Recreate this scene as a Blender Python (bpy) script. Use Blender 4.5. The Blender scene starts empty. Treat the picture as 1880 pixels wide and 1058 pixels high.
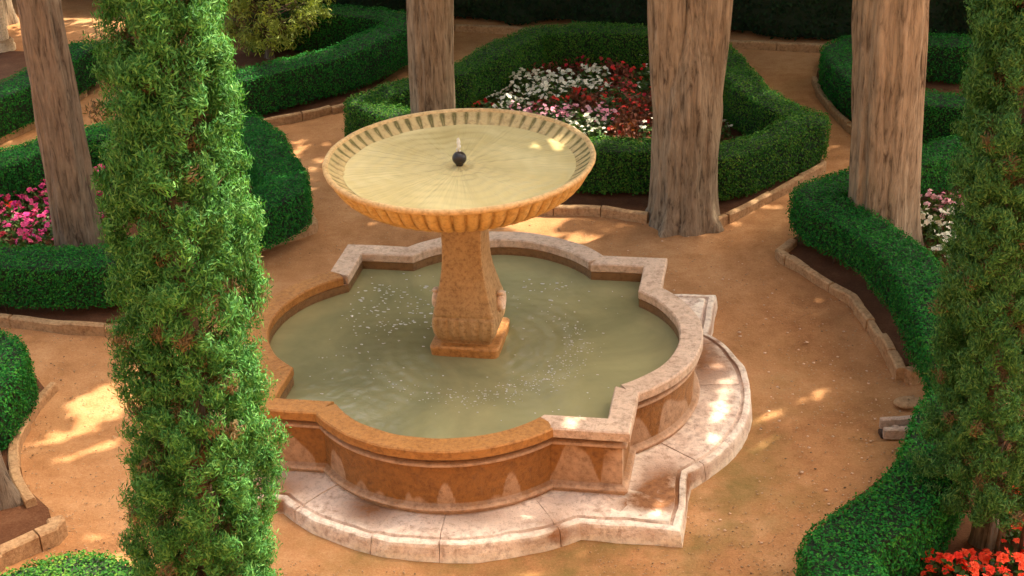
import bpy, math, random
import numpy as np
from mathutils import Vector, Matrix

# ------------------------------------------------------------------ camera, world, sun, exposure
sc = bpy.context.scene
W, H = 1880.0, 1058.0
F, PITCH, ROLL, CAMH = 2900.0, 0.4663, -0.0408, 7.3723
fw = np.array([0, math.cos(PITCH), -math.sin(PITCH)]); _rt = np.array([1.0, 0, 0]); _up = np.cross(_rt, fw)
rt = math.cos(ROLL)*_rt + math.sin(ROLL)*_up
up = -math.sin(ROLL)*_rt + math.cos(ROLL)*_up
cd = bpy.data.cameras.new('camera'); cam = bpy.data.objects.new('camera', cd); sc.collection.objects.link(cam)
cam.matrix_world = Matrix(((rt[0], up[0], -fw[0], 0), (rt[1], up[1], -fw[1], 0), (rt[2], up[2], -fw[2], CAMH), (0, 0, 0, 1)))
cd.sensor_width = 36.0; cd.lens = F/W*36.0; cd.clip_end = 2000.0; cd.clip_start = 0.05
sc.camera = cam

SUN_EL = math.radians(54); SUN_AZ = math.atan2(0.78, 0.62)      # azimuth from +Y towards +X
SUN = np.array([math.cos(SUN_EL)*math.sin(SUN_AZ), math.cos(SUN_EL)*math.cos(SUN_AZ), math.sin(SUN_EL)])
wd = bpy.data.worlds.new('World'); sc.world = wd; wd.use_nodes = True
nt = wd.node_tree; nt.nodes.clear()
sky = nt.nodes.new('ShaderNodeTexSky'); sky.sky_type = 'NISHITA'; sky.sun_disc = False
sky.sun_elevation = SUN_EL; sky.sun_rotation = SUN_AZ; sky.dust_density = 5.0; sky.air_density = 1.0; sky.ozone_density = 0.4
tint = nt.nodes.new('ShaderNodeMix'); tint.data_type = 'RGBA'; tint.blend_type = 'MULTIPLY'; tint.inputs[0].default_value = 1.0
tint.inputs[7].default_value = (1.0, 0.90, 0.73, 1)
bg = nt.nodes.new('ShaderNodeBackground'); bg.inputs[1].default_value = 0.15
wo = nt.nodes.new('ShaderNodeOutputWorld')
nt.links.new(sky.outputs[0], tint.inputs[6]); nt.links.new(tint.outputs[2], bg.inputs[0]); nt.links.new(bg.outputs[0], wo.inputs[0])
sl = bpy.data.lights.new('sun', 'SUN'); sl.energy = 2.8; sl.angle = math.radians(0.53); sl.color = (1.0, 0.88, 0.70)
so = bpy.data.objects.new('sun', sl); sc.collection.objects.link(so)
so.rotation_euler = Vector((-SUN[0], -SUN[1], -SUN[2])).to_track_quat('-Z', 'Y').to_euler(); so.location = (8, 18, 20)
vs = sc.view_settings; vs.view_transform = 'Standard'; vs.look = 'None'; vs.gamma = 1.0; vs.use_curve_mapping = False
vs.exposure = 2.2
sc.cycles.max_bounces = 8; sc.cycles.transparent_max_bounces = 8; sc.cycles.use_denoising = True

# ------------------------------------------------------------------ helpers
rng = np.random.default_rng(7); random.seed(7)

def G(x, y, z=0.0):
    """where the sight line through photo pixel (x, y) meets height z"""
    d = fw + rt*(x-W/2)/F - up*(y-H/2)/F
    t = (z-CAMH)/d[2]
    return np.array([0, 0, CAMH]) + d*t

def GY(x, y, Y):
    """where the sight line through photo pixel (x, y) meets the upright plane at depth Y"""
    d = fw + rt*(x-W/2)/F - up*(y-H/2)/F
    return np.array([0, 0, CAMH]) + d*(Y/d[1])

def PX(P):
    d = np.atleast_2d(P) - np.array([0, 0, CAMH]); z = d@fw
    return np.stack([W/2 + F*(d@rt)/z, H/2 - F*(d@up)/z], 1)

def sn(P, f, seed, n=7):
    """smooth noise, about -1..1"""
    r = np.random.default_rng(seed); out = np.zeros(len(P))
    for _ in range(n):
        k = r.normal(size=3); k /= np.linalg.norm(k); out += np.sin(P@(k*f*r.uniform(.6, 1.6)) + r.uniform(0, 6.28))
    return out/math.sqrt(n)/1.0

def mesh(name, V, Fc, mat, smooth=False, attrs=None):
    V = np.asarray(V, dtype=np.float64)
    me = bpy.data.meshes.new(name)
    if isinstance(Fc, np.ndarray):
        m, k = Fc.shape
        me.vertices.add(len(V)); me.vertices.foreach_set('co', V.ravel())
        me.loops.add(m*k); me.loops.foreach_set('vertex_index', Fc.ravel().astype(np.int32))
        me.polygons.add(m); me.polygons.foreach_set('loop_start', np.arange(0, m*k, k, dtype=np.int32))
        me.polygons.foreach_set('loop_total', np.full(m, k, dtype=np.int32))
        me.update(calc_edges=True)
    else:
        me.from_pydata([tuple(v) for v in V], [], Fc); me.update()
    if smooth: me.polygons.foreach_set('use_smooth', np.ones(len(me.polygons), dtype=bool))
    for an, av in (attrs or {}).items():
        at = me.attributes.new(an, 'FLOAT', 'POINT'); at.data.foreach_set('value', np.asarray(av, dtype=np.float32))
    if mat: me.materials.append(mat)
    me.validate(); return me

def link(name, me, parent=None, loc=None, **props):
    o = bpy.data.objects.new(name, me); sc.collection.objects.link(o)
    if parent is not None: o.parent = parent
    if loc is not None: o.location = tuple(float(v) for v in loc)
    for k, v in props.items(): o[k] = v
    return o

def thing(name, loc, label, category, group=None, rz=0.0):
    o = link(name, None, None, loc, label=label, category=category)
    o.empty_display_size = 0.1; o.rotation_euler.z = rz
    if group: o['group'] = group
    return o

def grid_faces(n, m, close_n=False, close_m=False, flip=False):
    """faces of an n x m vertex grid, index i*m+j"""
    i = np.arange(n if close_n else n-1); j = np.arange(m if close_m else m-1)
    I, J = np.meshgrid(i, j, indexing='ij'); I2 = (I+1) % n; J2 = (J+1) % m
    f = np.stack([I*m+J, I2*m+J, I2*m+J2, I*m+J2], -1).reshape(-1, 4)
    return f[:, ::-1].copy() if flip else f

def leaves(P, N, size, aspect=.5, tilt=.9, seed=0, fold=.25):
    """one folded diamond leaf at each point P, facing about N; returns verts, quads->tris"""
    r = np.random.default_rng(seed); n = len(P)
    N = N + r.normal(size=(n, 3))*tilt; N /= np.linalg.norm(N, axis=1)[:, None] + 1e-9
    A = np.cross(N, r.normal(size=(n, 3))); A /= np.linalg.norm(A, axis=1)[:, None] + 1e-9
    B = np.cross(N, A)
    s = (size*r.uniform(.65, 1.35, n))[:, None] if np.isscalar(size) else (size*r.uniform(.65, 1.35, n))[:, None]
    a = P - A*s*.5; c = P + A*s*.5
    b = P + B*s*.5*aspect + N*s*fold*.4 - A*s*.08; d = P - B*s*.5*aspect + N*s*fold*.4 - A*s*.08
    V = np.stack([a, b, c, d], 1).reshape(-1, 3)
    k = np.arange(n)*4
    T = np.stack([np.stack([k, k+1, k+2], 1), np.stack([k, k+2, k+3], 1)], 1).reshape(-1, 3)
    return V, T

def join(parts):
    Vs, Ts, o = [], [], 0
    for V, T in parts:
        Vs.append(V); Ts.append(T+o); o += len(V)
    return np.concatenate(Vs), np.concatenate(Ts)

def resample(pts, step, closed=False, smooth=0):
    P = np.asarray(pts, float)
    if closed: P = np.vstack([P, P[:1]])
    for _ in range(smooth):                      # corner cutting
        Q = []
        if not closed: Q.append(P[0])
        for a, b in zip(P[:-1], P[1:]): Q += [a*.75+b*.25, a*.25+b*.75]
        if not closed: Q.append(P[-1])
        else: Q.append(Q[0])
        P = np.array(Q)
    L = np.r_[0, np.cumsum(np.linalg.norm(np.diff(P, axis=0), axis=1))]
    n = max(2, int(L[-1]/step)+1); t = np.linspace(0, L[-1], n)
    R = np.stack([np.interp(t, L, P[:, k]) for k in range(P.shape[1])], 1)
    return R[:-1] if closed else R

def tangents(P, closed):
    if closed: T = np.roll(P, -1, 0)-np.roll(P, 1, 0)
    else: T = np.gradient(P, axis=0)
    return T/(np.linalg.norm(T, axis=1)[:, None]+1e-9)

# ------------------------------------------------------------------ materials
def new_mat(name):
    m = bpy.data.materials.new(name); m.use_nodes = True; t = m.node_tree
    b = t.nodes['Principled BSDF']; return m, t, b

def N_(t, typ, **kw):
    n = t.nodes.new(typ)
    for k, v in kw.items(): setattr(n, k, v)
    return n

def ramp(t, src, stops, interp='LINEAR'):
    r = N_(t, 'ShaderNodeValToRGB'); r.color_ramp.interpolation = interp
    e = r.color_ramp.elements
    while len(e) < len(stops): e.new(0.5)
    for el, (p, c) in zip(e, stops): el.position = p; el.color = (*c, 1) if len(c) == 3 else c
    t.links.new(src, r.inputs[0]); return r

def noise(t, scale, detail=6, rough=.6, coord=None, dist=0.0):
    n = N_(t, 'ShaderNodeTexNoise'); n.inputs['Scale'].default_value = scale; n.inputs['Detail'].default_value = detail
    n.inputs['Roughness'].default_value = rough; n.inputs['Distortion'].default_value = dist
    if coord: t.links.new(coord, n.inputs['Vector'])
    return n

def mixc(t, fac, a, b, mode='MIX'):
    m = N_(t, 'ShaderNodeMix', data_type='RGBA', blend_type=mode)
    for s, i in ((fac, 0), (a, 6), (b, 7)):
        if isinstance(s, (int, float)): m.inputs[i].default_value = s
        elif isinstance(s, tuple): m.inputs[i].default_value = (*s, 1)
        else: t.links.new(s, m.inputs[i])
    return m.outputs[2]

def math_(t, op, a, b=None):
    m = N_(t, 'ShaderNodeMath', operation=op)
    for s, i in ((a, 0), (b, 1)):
        if s is None: continue
        if isinstance(s, (int, float)): m.inputs[i].default_value = s
        else: t.links.new(s, m.inputs[i])
    return m.outputs[0]

def bump(t, b, h, strength=.4, dist=.02):
    n = N_(t, 'ShaderNodeBump'); n.inputs['Strength'].default_value = strength; n.inputs['Distance'].default_value = dist
    t.links.new(h, n.inputs['Height']); t.links.new(n.outputs[0], b.inputs['Normal']); return n

def pos(t):
    return N_(t, 'ShaderNodeNewGeometry').outputs['Position']

def leaf_mat(name, cols, trans=.3, rough=.5, spec=.35):
    """leaf colour varies from leaf to leaf and slowly over the plant"""
    m, t, b = new_mat(name)
    g = N_(t, 'ShaderNodeNewGeometry')
    nz = noise(t, 3.2, 4, .6, g.outputs['Position'])
    v = math_(t, 'ADD', math_(t, 'MULTIPLY', g.outputs['Random Per Island'], .6), math_(t, 'MULTIPLY', nz.outputs[0], .5))
    k = len(cols); r = ramp(t, v, [(.12+.76*i/(k-1), c) for i, c in enumerate(cols)])
    t.links.new(r.outputs[0], b.inputs['Base Color']); b.inputs['Roughness'].default_value = rough
    b.inputs['Specular IOR Level'].default_value = spec
    tr = N_(t, 'ShaderNodeBsdfTranslucent'); t.links.new(mixc(t, 1.0, r.outputs[0], (1.25, 1.3, .6), 'MULTIPLY'), tr.inputs[0])
    mx = N_(t, 'ShaderNodeMixShader'); mx.inputs[0].default_value = trans
    t.links.new(b.outputs[0], mx.inputs[1]); t.links.new(tr.outputs[0], mx.inputs[2])
    t.links.new(mx.outputs[0], t.nodes['Material Output'].inputs[0]); return m

def plain(name, col, rough=.8, var=.25, scale=20, bmp=.3, bd=.01):
    m, t, b = new_mat(name); p = pos(t); nz = noise(t, scale, 6, .65, p)
    r = ramp(t, nz.outputs[0], [(.3, tuple(c*(1-var) for c in col)), (.7, tuple(min(1, c*(1+var)) for c in col))])
    t.links.new(r.outputs[0], b.inputs['Base Color']); b.inputs['Roughness'].default_value = rough
    bump(t, b, nz.outputs[0], bmp, bd); return m

def earth(name, dark, mid, light, moss=None):
    m, t, b = new_mat(name); p = pos(t)
    n1 = noise(t, .55, 8, .62, p, .6); n2 = noise(t, 4.5, 8, .7, p); n3 = noise(t, 55, 5, .7, p)
    v = math_(t, 'ADD', math_(t, 'MULTIPLY', n1.outputs[0], .55), math_(t, 'ADD', math_(t, 'MULTIPLY', n2.outputs[0], .3), math_(t, 'MULTIPLY', n3.outputs[0], .3)))
    r = ramp(t, v, [(.42, dark), (.575, mid), (.73, light)])
    col = r.outputs[0]
    if moss:
        # thin moss where the ground stays damp: round the foot of the basin, broken up by noise
        vm = N_(t, 'ShaderNodeVectorMath', operation='DISTANCE'); t.links.new(p, vm.inputs[0]); vm.inputs[1].default_value = (.45, 11.0, 0)
        ring = ramp(t, math_(t, 'DIVIDE', vm.outputs['Value'], 4.0), [(.30, (1, 1, 1)), (.85, (0, 0, 0))])
        pm = ramp(t, noise(t, 1.3, 7, .7, p).outputs[0], [(.42, (0, 0, 0)), (.66, (1, 1, 1))])
        col = mixc(t, math_(t, 'MULTIPLY', math_(t, 'MULTIPLY', ring.outputs[0], pm.outputs[0]), .8), col, moss)
    sp = ramp(t, noise(t, 140, 2, .5, p).outputs[0], [(.66, (0, 0, 0)), (.72, (1, 1, 1))])
    col = mixc(t, math_(t, 'MULTIPLY', sp.outputs[0], .35), col, tuple(min(1, c*1.7) for c in light))
    t.links.new(col, b.inputs['Base Color']); b.inputs['Roughness'].default_value = .95; b.inputs['Specular IOR Level'].default_value = .15
    h = math_(t, 'ADD', math_(t, 'MULTIPLY', n2.outputs[0], 1.0), math_(t, 'MULTIPLY', n3.outputs[0], .35))
    bump(t, b, h, .55, .03); return m

def stone(name, pale, warm, stain, amount=.5, rough=.75, scale=1.0, attr=None, drip=False, soft=.11, speck=(.12, .06, .03), speck_amt=.35):
    m, t, b = new_mat(name); p = N_(t, 'ShaderNodeTexCoord').outputs['Object']
    n1 = noise(t, 2.6*scale, 8, .65, p, .4); n2 = noise(t, 17*scale, 7, .7, p); n3 = noise(t, 75*scale, 4, .7, p)
    base = ramp(t, math_(t, 'ADD', math_(t, 'MULTIPLY', n1.outputs[0], .6), math_(t, 'MULTIPLY', n2.outputs[0], .4)), [(.36, warm), (.62, pale)])
    f = math_(t, 'ADD', math_(t, 'MULTIPLY', n1.outputs[0], .7), math_(t, 'MULTIPLY', n2.outputs[0], .45))
    if attr:
        a = N_(t, 'ShaderNodeAttribute', attribute_name=attr)
        if drip:
            mpd = N_(t, 'ShaderNodeMapping'); mpd.inputs['Scale'].default_value = (1, 1, .10); t.links.new(p, mpd.inputs[0]); nd = noise(t, 26, 5, .7, mpd.outputs[0])
            wd_ = math_(t, 'MULTIPLY', math_(t, 'SUBTRACT', nd.outputs[0], .5), .55)
        wob = math_(t, 'ADD', a.outputs['Fac'], math_(t, 'MULTIPLY', math_(t, 'SUBTRACT', n2.outputs[0], .5), .45))
        wob = math_(t, 'ADD', wob, math_(t, 'MULTIPLY', math_(t, 'SUBTRACT', n1.outputs[0], .5), .35))
        if drip: wob = math_(t, 'ADD', wob, wd_)
        sf = ramp(t, wob, [(.51-soft, (0, 0, 0)), (.51+soft, (1, 1, 1))]).outputs[0]
    else:
        sf = ramp(t, f, [(1.02-amount*.8, (0, 0, 0)), (1.16-amount*.8, (1, 1, 1))]).outputs[0]
    col = mixc(t, sf, base.outputs[0], mixc(t, n2.outputs[0], tuple(c*.7 for c in stain), tuple(min(1, c*1.25) for c in stain)))
    dk = ramp(t, n3.outputs[0], [(.30, (1, 1, 1)), (.42, (0, 0, 0))])
    col = mixc(t, math_(t, 'MULTIPLY', dk.outputs[0], speck_amt), col, speck)
    t.links.new(col, b.inputs['Base Color']); b.inputs['Roughness'].default_value = rough; b.inputs['Specular IOR Level'].default_value = .3
    gm_ = N_(t, 'ShaderNodeNewGeometry'); ed = ramp(t, math_(t, 'ADD', gm_.outputs['Pointiness'], math_(t, 'MULTIPLY', math_(t, 'SUBTRACT', n2.outputs[0], .5), .06)), [(.515, (0, 0, 0)), (.56, (1, 1, 1))])
    col2 = mixc(t, math_(t, 'MULTIPLY', ed.outputs[0], .55), col, tuple(min(1, c*1.25+.04) for c in pale))
    gr = ramp(t, n2.outputs[0], [(.30, (.55, .50, .46)), (.50, (1, 1, 1)), (.72, (1.22, 1.20, 1.16))])
    t.links.new(mixc(t, .8, col2, gr.outputs[0], 'MULTIPLY'), b.inputs['Base Color'])
    bump(t, b, math_(t, 'ADD', math_(t, 'MULTIPLY', n2.outputs[0], .8), math_(t, 'MULTIPLY', n3.outputs[0], .6)), .8, .016); return m

def bark_mat(name, dark, light):
    m, t, b = new_mat(name); tc = N_(t, 'ShaderNodeTexCoord'); mp = N_(t, 'ShaderNodeMapping'); mp.inputs['Scale'].default_value = (1, 1, .13)
    t.links.new(tc.outputs['Object'], mp.inputs[0])
    n1 = noise(t, 22, 8, .68, mp.outputs[0], .8); n2 = noise(t, 2.2, 4, .6, tc.outputs['Object'])
    v = math_(t, 'ADD', math_(t, 'MULTIPLY', n1.outputs[0], .75), math_(t, 'MULTIPLY', n2.outputs[0], .3))
    r = ramp(t, v, [(.40, dark), (.50, tuple((a*.9+c*1.1)/2 for a, c in zip(dark, light))), (.64, light)])
    t.links.new(r.outputs[0], b.inputs['Base Color']); b.inputs['Roughness'].default_value = .95; b.inputs['Specular IOR Level'].default_value = .15
    bump(t, b, n1.outputs[0], .9, .035); return m

M = {}
M['earth'] = earth('packed_earth', (.25, .110, .042), (.42, .207, .087), (.56, .325, .160), moss=(.15, .125, .035))
M['soil'] = earth('bed_soil', (.060, .025, .012), (.115, .048, .022), (.19, .095, .05))
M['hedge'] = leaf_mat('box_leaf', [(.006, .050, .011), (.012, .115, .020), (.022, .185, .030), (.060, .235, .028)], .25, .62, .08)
M['hedge_olive'] = leaf_mat('box_leaf_olive', [(.008, .045, .008), (.022, .110, .015), (.055, .175, .024), (.13, .23, .028)], .25, .62, .08)  # box leaf of a more olive green
M['hedge_core'] = plain('hedge_twigs', (.010, .022, .007), .95, .5, 40)
M['cypress'] = leaf_mat('cypress_spray', [(.013, .050, .015), (.030, .130, .028), (.064, .225, .044), (.15, .325, .085)], .3, .6, .2)
M['cypress_dark'] = leaf_mat('dark_cypress_spray', [(.015, .048, .014), (.032, .115, .027), (.064, .19, .042), (.14, .27, .075)], .3, .6, .2)
M['cypress_brown'] = leaf_mat('dry_cypress_spray', [(.050, .030, .012), (.11, .075, .030), (.17, .13, .055)], .15, .8)
M['cypress_far'] = leaf_mat('yellowish_conifer_spray', [(.09, .12, .02), (.22, .29, .04), (.40, .46, .08)], .3, .55)
M['shaded_hedge'] = leaf_mat('shaded_back_hedge_leaf', [(.004, .012, .005), (.008, .028, .009), (.014, .045, .012)], .15, .6, .15)  # deep shade on the back hedge put into a darker leaf colour
M['crown'] = leaf_mat('tree_leaf', [(.03, .07, .016), (.07, .15, .03), (.11, .21, .04)], .4, .5)
M['twig'] = plain('twig', (.10, .060, .032), .95, .35, 30)
M['bark'] = bark_mat('bark_warm', (.085, .058, .037), (.38, .295, .20))
M['bark_grey'] = bark_mat('bark_grey', (.055, .040, .029), (.27, .21, .155))
M['kerb'] = stone('kerb_stone', (.52, .34, .18), (.36, .20, .095), (.20, .10, .045), .42, .85, 1.6)
PALE, WARM, STAIN = (.62, .42, .29), (.46, .27, .16), (.30, .125, .028)
M['coping_pale'] = stone('pale_coping_stone', (.70, .53, .40), (.52, .35, .245), (.24, .12, .055), .46, .6, 1.2)
M['coping_rust'] = stone('ochre_coping_stone', (.46, .215, .060), (.34, .145, .034), (.22, .098, .030), .44, .45, 1.4)
M['wall'] = stone('basin_wall_stone', (.46, .285, .175), (.37, .21, .115), (.285, .122, .032), .5, .45, 1.0, attr='stain', drip=True, soft=.20)
M['plinth'] = stone('plinth_stone', (.85, .71, .59), (.62, .43, .32), (.27, .12, .05), .5, .8, .9, attr='stain', speck_amt=.65, soft=.18)
M['pedestal'] = stone('pedestal_stone', (.46, .295, .140), (.33, .19, .080), (.20, .10, .038), .46, .65, 1.7)
M['bowl'] = stone('bowl_stone', (.62, .41, .15), (.52, .30, .085), (.34, .185, .052), .30, .55, 1.3, attr='stain', speck_amt=.15, soft=.2)
M['bowl_in'] = stone('bowl_inside_stone', (.60, .46, .22), (.50, .36, .15), (.15, .125, .036), .5, .5, 1.0, attr='stain', speck_amt=.15, soft=.24)
M['rim'] = stone('bowl_rim_stone', (.70, .50, .25), (.58, .37, .15), (.42, .22, .07), .25, .5, 1.6)
M['iron'] = plain('dark_bronze', (.018, .012, .012), .35, .4, 60)
M['column'] = stone('column_stone', (.62, .47, .30), (.52, .36, .21), (.3, .2, .1), .3, .7, 2)
M['grey_stone'] = stone('grey_drain_stone', (.52, .40, .32), (.42, .30, .22), (.2, .12, .07), .3, .75, 2.5)
M['pit'] = plain('drain_pit', (.03, .018, .012), .95, .4, 30)

# ------------------------------------------------------------------ ground and beds
def sheet(name, poly, z, mat, label=None):
    V = [(float(p[0]), float(p[1]), z) for p in poly]
    o = link(name, mesh(name, V, [list(range(len(V)))], mat)); o['kind'] = 'structure'
    if label: o['label'] = label
    return o

n = 240; gx = np.linspace(-9, 9, n); gy = np.linspace(6, 27, n)
XX, YY = np.meshgrid(gx, gy, indexing='ij'); gp = np.stack([XX.ravel(), YY.ravel(), 0*XX.ravel()], 1)
gp[:, 2] = .012*sn(gp, 1.6, 3) + .004*sn(gp, 9, 4)
edge = np.minimum(np.minimum(gp[:, 0]+9, 9-gp[:, 0]), np.minimum(gp[:, 1]-6, 27-gp[:, 1])); gp[:, 2] *= np.clip(edge/.5, 0, 1)
gp[:, 2] -= .02
gf = grid_faces(n, n)
ov = [(-9, 6), (9, 6), (9, 27), (-9, 27), (-600, -600), (600, -600), (600, 800), (-600, 800)]
ev = np.array([(x, y, -.02) for x, y in ov]); b0 = len(gp)
ef = np.array([[0, 4, 5, 1], [1, 5, 6, 2], [2, 6, 7, 3], [3, 7, 4, 0]])+b0
gm = mesh('ground', np.vstack([gp, ev]), np.vstack([gf, ef]), M['earth'], True)
o = link('ground', gm); o['kind'] = 'structure'; o['label'] = 'packed orange brown earth paths around the fountain'

beds = dict(
 a=[(720, 268), (860, 345), (1030, 386), (1190, 399), (1300, 414), (1517, 304), (1485, 260), (1400, 195), (1352, 130), (1335, 95), (1000, 95), (850, 170), (680, 226)],
 b=[(300, 260), (490, 224), (645, 192), (760, 110), (760, 40), (500, 40), (250, 120)],
 c=[(0, 586), (210, 603), (330, 545), (480, 449), (584, 414), (490, 225), (160, 285), (-120, 350), (-150, 582)],
 d=[(-250, 345), (0, 254), (50, 229), (150, 169), (200, 100), (-300, 90)],
 e=[(98, 704), (47, 772), (24, 812), (24, 850), (60, 915), (92, 938), (108, 958), (104, 968), (60, 990), (0, 1018), (-200, 1090), (-400, 760), (-50, 640)],
 f=[(-60, 1095), (40, 1062), (130, 1052), (250, 1062), (420, 1120), (480, 1500), (-100, 1500)],
 g=[(1430, 466), (1500, 511), (1565, 551), (1620, 616), (1657, 690), (1760, 672), (2050, 640), (2050, 300), (1700, 330), (1560, 375), (1470, 430)],
 h=[(1495, 143), (1505, 168), (1560, 231), (1650, 280), (1950, 290), (1950, 70), (1520, 90)],
 i=[(1700, 800), (1640, 870), (1480, 985), (1462, 1060), (1520, 1250), (2050, 1250), (2050, 780), (1760, 770)])
for k, (nm, pp) in enumerate(beds.items()):
    P = resample([G(*q)[:2] for q in pp], .3, True, 1)
    sheet('soil', P, .012+.003*k, M['soil'], 'dark brown soil of a planting bed')

# ------------------------------------------------------------------ fountain
FX, FY, FA = -.37, 12.4011, -.1978
S_IN, T_IN, SAG = 1.387, .875, .455
HC = .7576

def outline(s, t, sag, na=40, ncorner=6):
    """square with a round lobe on each side, counter-clockwise; returns points and a tag per point"""
    base = []
    R = (t*t+sag*sag)/(2*sag); cx = s+sag-R; am = math.asin(min(1, t/R)); 
    if sag > t: am = math.pi-am
    base += [((s, -s+(s-t)*k/ncorner), 'c') for k in range(ncorner)]
    base += [((cx+R*math.cos(-am+2*am*k/na), R*math.sin(-am+2*am*k/na)), 'l') for k in range(na+1)]
    base += [((s, t+(s-t)*k/ncorner), 'c') for k in range(1, ncorner)]
    P, tg = [], []
    for k in range(4):
        c, s_ = math.cos(k*math.pi/2), math.sin(k*math.pi/2)
        for (x, y), g in base: P.append((c*x-s_*y, s_*x+c*y)); tg.append((k, g))
    return np.array(P), tg

def offset(P, d):
    """mitred outward offset of a closed counter-clockwise outline"""
    e1 = P-np.roll(P, 1, 0); e2 = np.roll(P, -1, 0)-P
    n1 = np.stack([e1[:, 1], -e1[:, 0]], 1); n1 /= np.linalg.norm(n1, axis=1)[:, None]
    n2 = np.stack([e2[:, 1], -e2[:, 0]], 1); n2 /= np.linalg.norm(n2, axis=1)[:, None]
    b = n1+n2; b /= np.linalg.norm(b, axis=1)[:, None]
    return P + b*(d/np.maximum(.45, (b*n1).sum(1)))[:, None]

fountain = thing('fountain', (FX, FY, 0), 'stone fountain with fluted round bowl on a pedestal in a lobed basin', 'fountain', rz=FA)
OUT, TAG = outline(S_IN, T_IN, SAG)
NO = len(OUT)

def sweep(name, P, prof, mat, idx=None, attr=None, jit=0.0, seed=0, closed_prof=True, smooth=False):
    """sweep profile [(d, z)] along outline P (all, or the run idx with end caps)"""
    rows = np.stack([np.column_stack([offset(P, d), np.full(len(P), z)]) for d, z in prof], 1)   # n, m, 3
    if idx is not None: rows = rows[idx]
    nn, m = rows.shape[:2]; V = rows.reshape(-1, 3)
    if jit: V = V + jit*np.stack([sn(V, 14, seed+k) for k in range(3)], 1)
    Fc = [list(f) for f in grid_faces(nn, m, close_n=idx is None, close_m=closed_prof, flip=True)]
    if idx is not None and closed_prof:
        Fc += [list(range(m))[::1], list(range((nn-1)*m, nn*m))[::-1]]
    return mesh(name, V, Fc, mat, smooth, {attr[0]: attr[1](V)} if attr else None)

def bevel_rect(d0, d1, z0, z1, b):
    return [(d0+b, z0), (d1-b, z0), (d1, z0+b), (d1, z1-b*1.2), (d1-b*1.2, z1), (d0+b*1.2, z1), (d0, z1-b*1.2), (d0, z0+b)]

# --- where the wall stays pale under its brown run-off stain, in basin coordinates (from the photograph)
def loc_of(px, py, z):
    P = G(px, py, z); dx, dy = P[0]-FX, P[1]-FY; c, s = math.cos(FA), math.sin(FA)
    return c*dx+s*dy, -s*dx+c*dy
def wall_stain(V):
    a = np.full(len(V), .78)
    ang = np.arctan2(V[:, 1], V[:, 0])
    # pale patches: (angle centre, angle half width, z top, z bottom)
    for ac, aw, zt, zb in [(-2.02, .075, .50, .2), (-1.64, .035, .33, .1), (-1.49, .05, .40, .1), (-1.57, .14, .27, .1), (-1.21, .05, .46, .15), (-1.85, .2, .245, .1), (-1.33, .12, .25, .1), (-.93, .12, .60, .12), (-.80, .06, .55, .1),
                           (-2.33, .13, .56, .1), (-.30, .16, .50, .12), (-.52, .14, .44, .1), (.2, .3, .5, .1), (-.66, .05, .3, .1)]:
        u = np.abs((ang-ac+math.pi) % (2*math.pi)-math.pi)/aw*(1+.25*sn(V*np.array([1, 1, .6]), 11, int(abs(ac)*97)))
        h = zb+(zt-zb)*(1-np.clip(u, 0, 1)**(1.2+abs(math.sin(ac*37))*1.5))+.05*sn(V*np.array([1, 1, .2]), 24, 88)
        inside = (u < 1.0) & (V[:, 2] < h)
        d = np.clip((h-V[:, 2])/.05, 0, 1)*np.clip((1-u)/.2, 0, 1)
        a = np.minimum(a, np.where(inside, .78-.7*d, .78))
    a = np.where(V[:, 2] < .235, np.minimum(a, .50), a); a = np.where(V[:, 2] > .57, .42, a)
    return a

wall_prof = [(.012, .30), (.012, .668), (.150, .668), (.098, .652), (.098, .634), (.150, .622), (.172, .612), (.178, .600), (.172, .588), (.150, .578), (.133, .570)]
wall_prof += [(.133, .570-.345*k/26) for k in range(1, 27)]
wall_prof += [(.150, .218), (.172, .208), (.184, .190), (.172, .165), (.158, .150), (.155, .12), (.05, .12)]
OUTF, _ = outline(S_IN, T_IN, SAG, 150, 34)
link('basin_wall', sweep('basin_wall', OUTF, wall_prof, M['wall'], attr=('stain', wall_stain)), fountain)

M['wet'] = stone('wet_inner_stone', (.20, .10, .030), (.12, .055, .016), (.055, .030, .010), .55, .35, 1.3)
link('inner_wall', sweep('inner_wall', OUTF, [(.006, .32), (.006, .45), (.006, .56), (.006, .666), (.03, .6665), (.03, .32)], M['wet']), fountain)
# --- coping: an L-shaped block at each corner, two curved stones on each lobe
per = NO//4; lobe0 = [k*per + next(i for i in range(per) if TAG[k*per+i][1] == 'l') for k in range(4)]
nl = sum(1 for g in TAG[:per] if g[1] == 'l')
cop = bevel_rect(0, .204, .668, HC, .010)
rust_lobes = {2: 2, 3: 2}
for k in range(4):                                   # lobe k: 0 right, 1 back, 2 left, 3 front
    a0 = lobe0[k]; mid = a0+nl//2; a1 = a0+nl-1
    for q, (i0, i1) in enumerate(((a0+1, mid), (mid, a1-1))):
        mt = M['coping_rust'] if k in rust_lobes else M['coping_pale']
        idx = np.arange(i0, i1+1) % NO
        me = sweep('coping_stone', OUT, cop, mt, idx, jit=.0022, seed=k*7+q)
        link('coping_stone', me, fountain)
    idx = np.arange(a1-1, a1+per-nl+2) % NO         # corner block running to the next lobe
    mt = M['coping_rust'] if k == 2 else M['coping_pale']
    link('coping_stone', sweep('coping_stone', OUT, cop, mt, idx, jit=.0022, seed=90+k), fountain)

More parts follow.
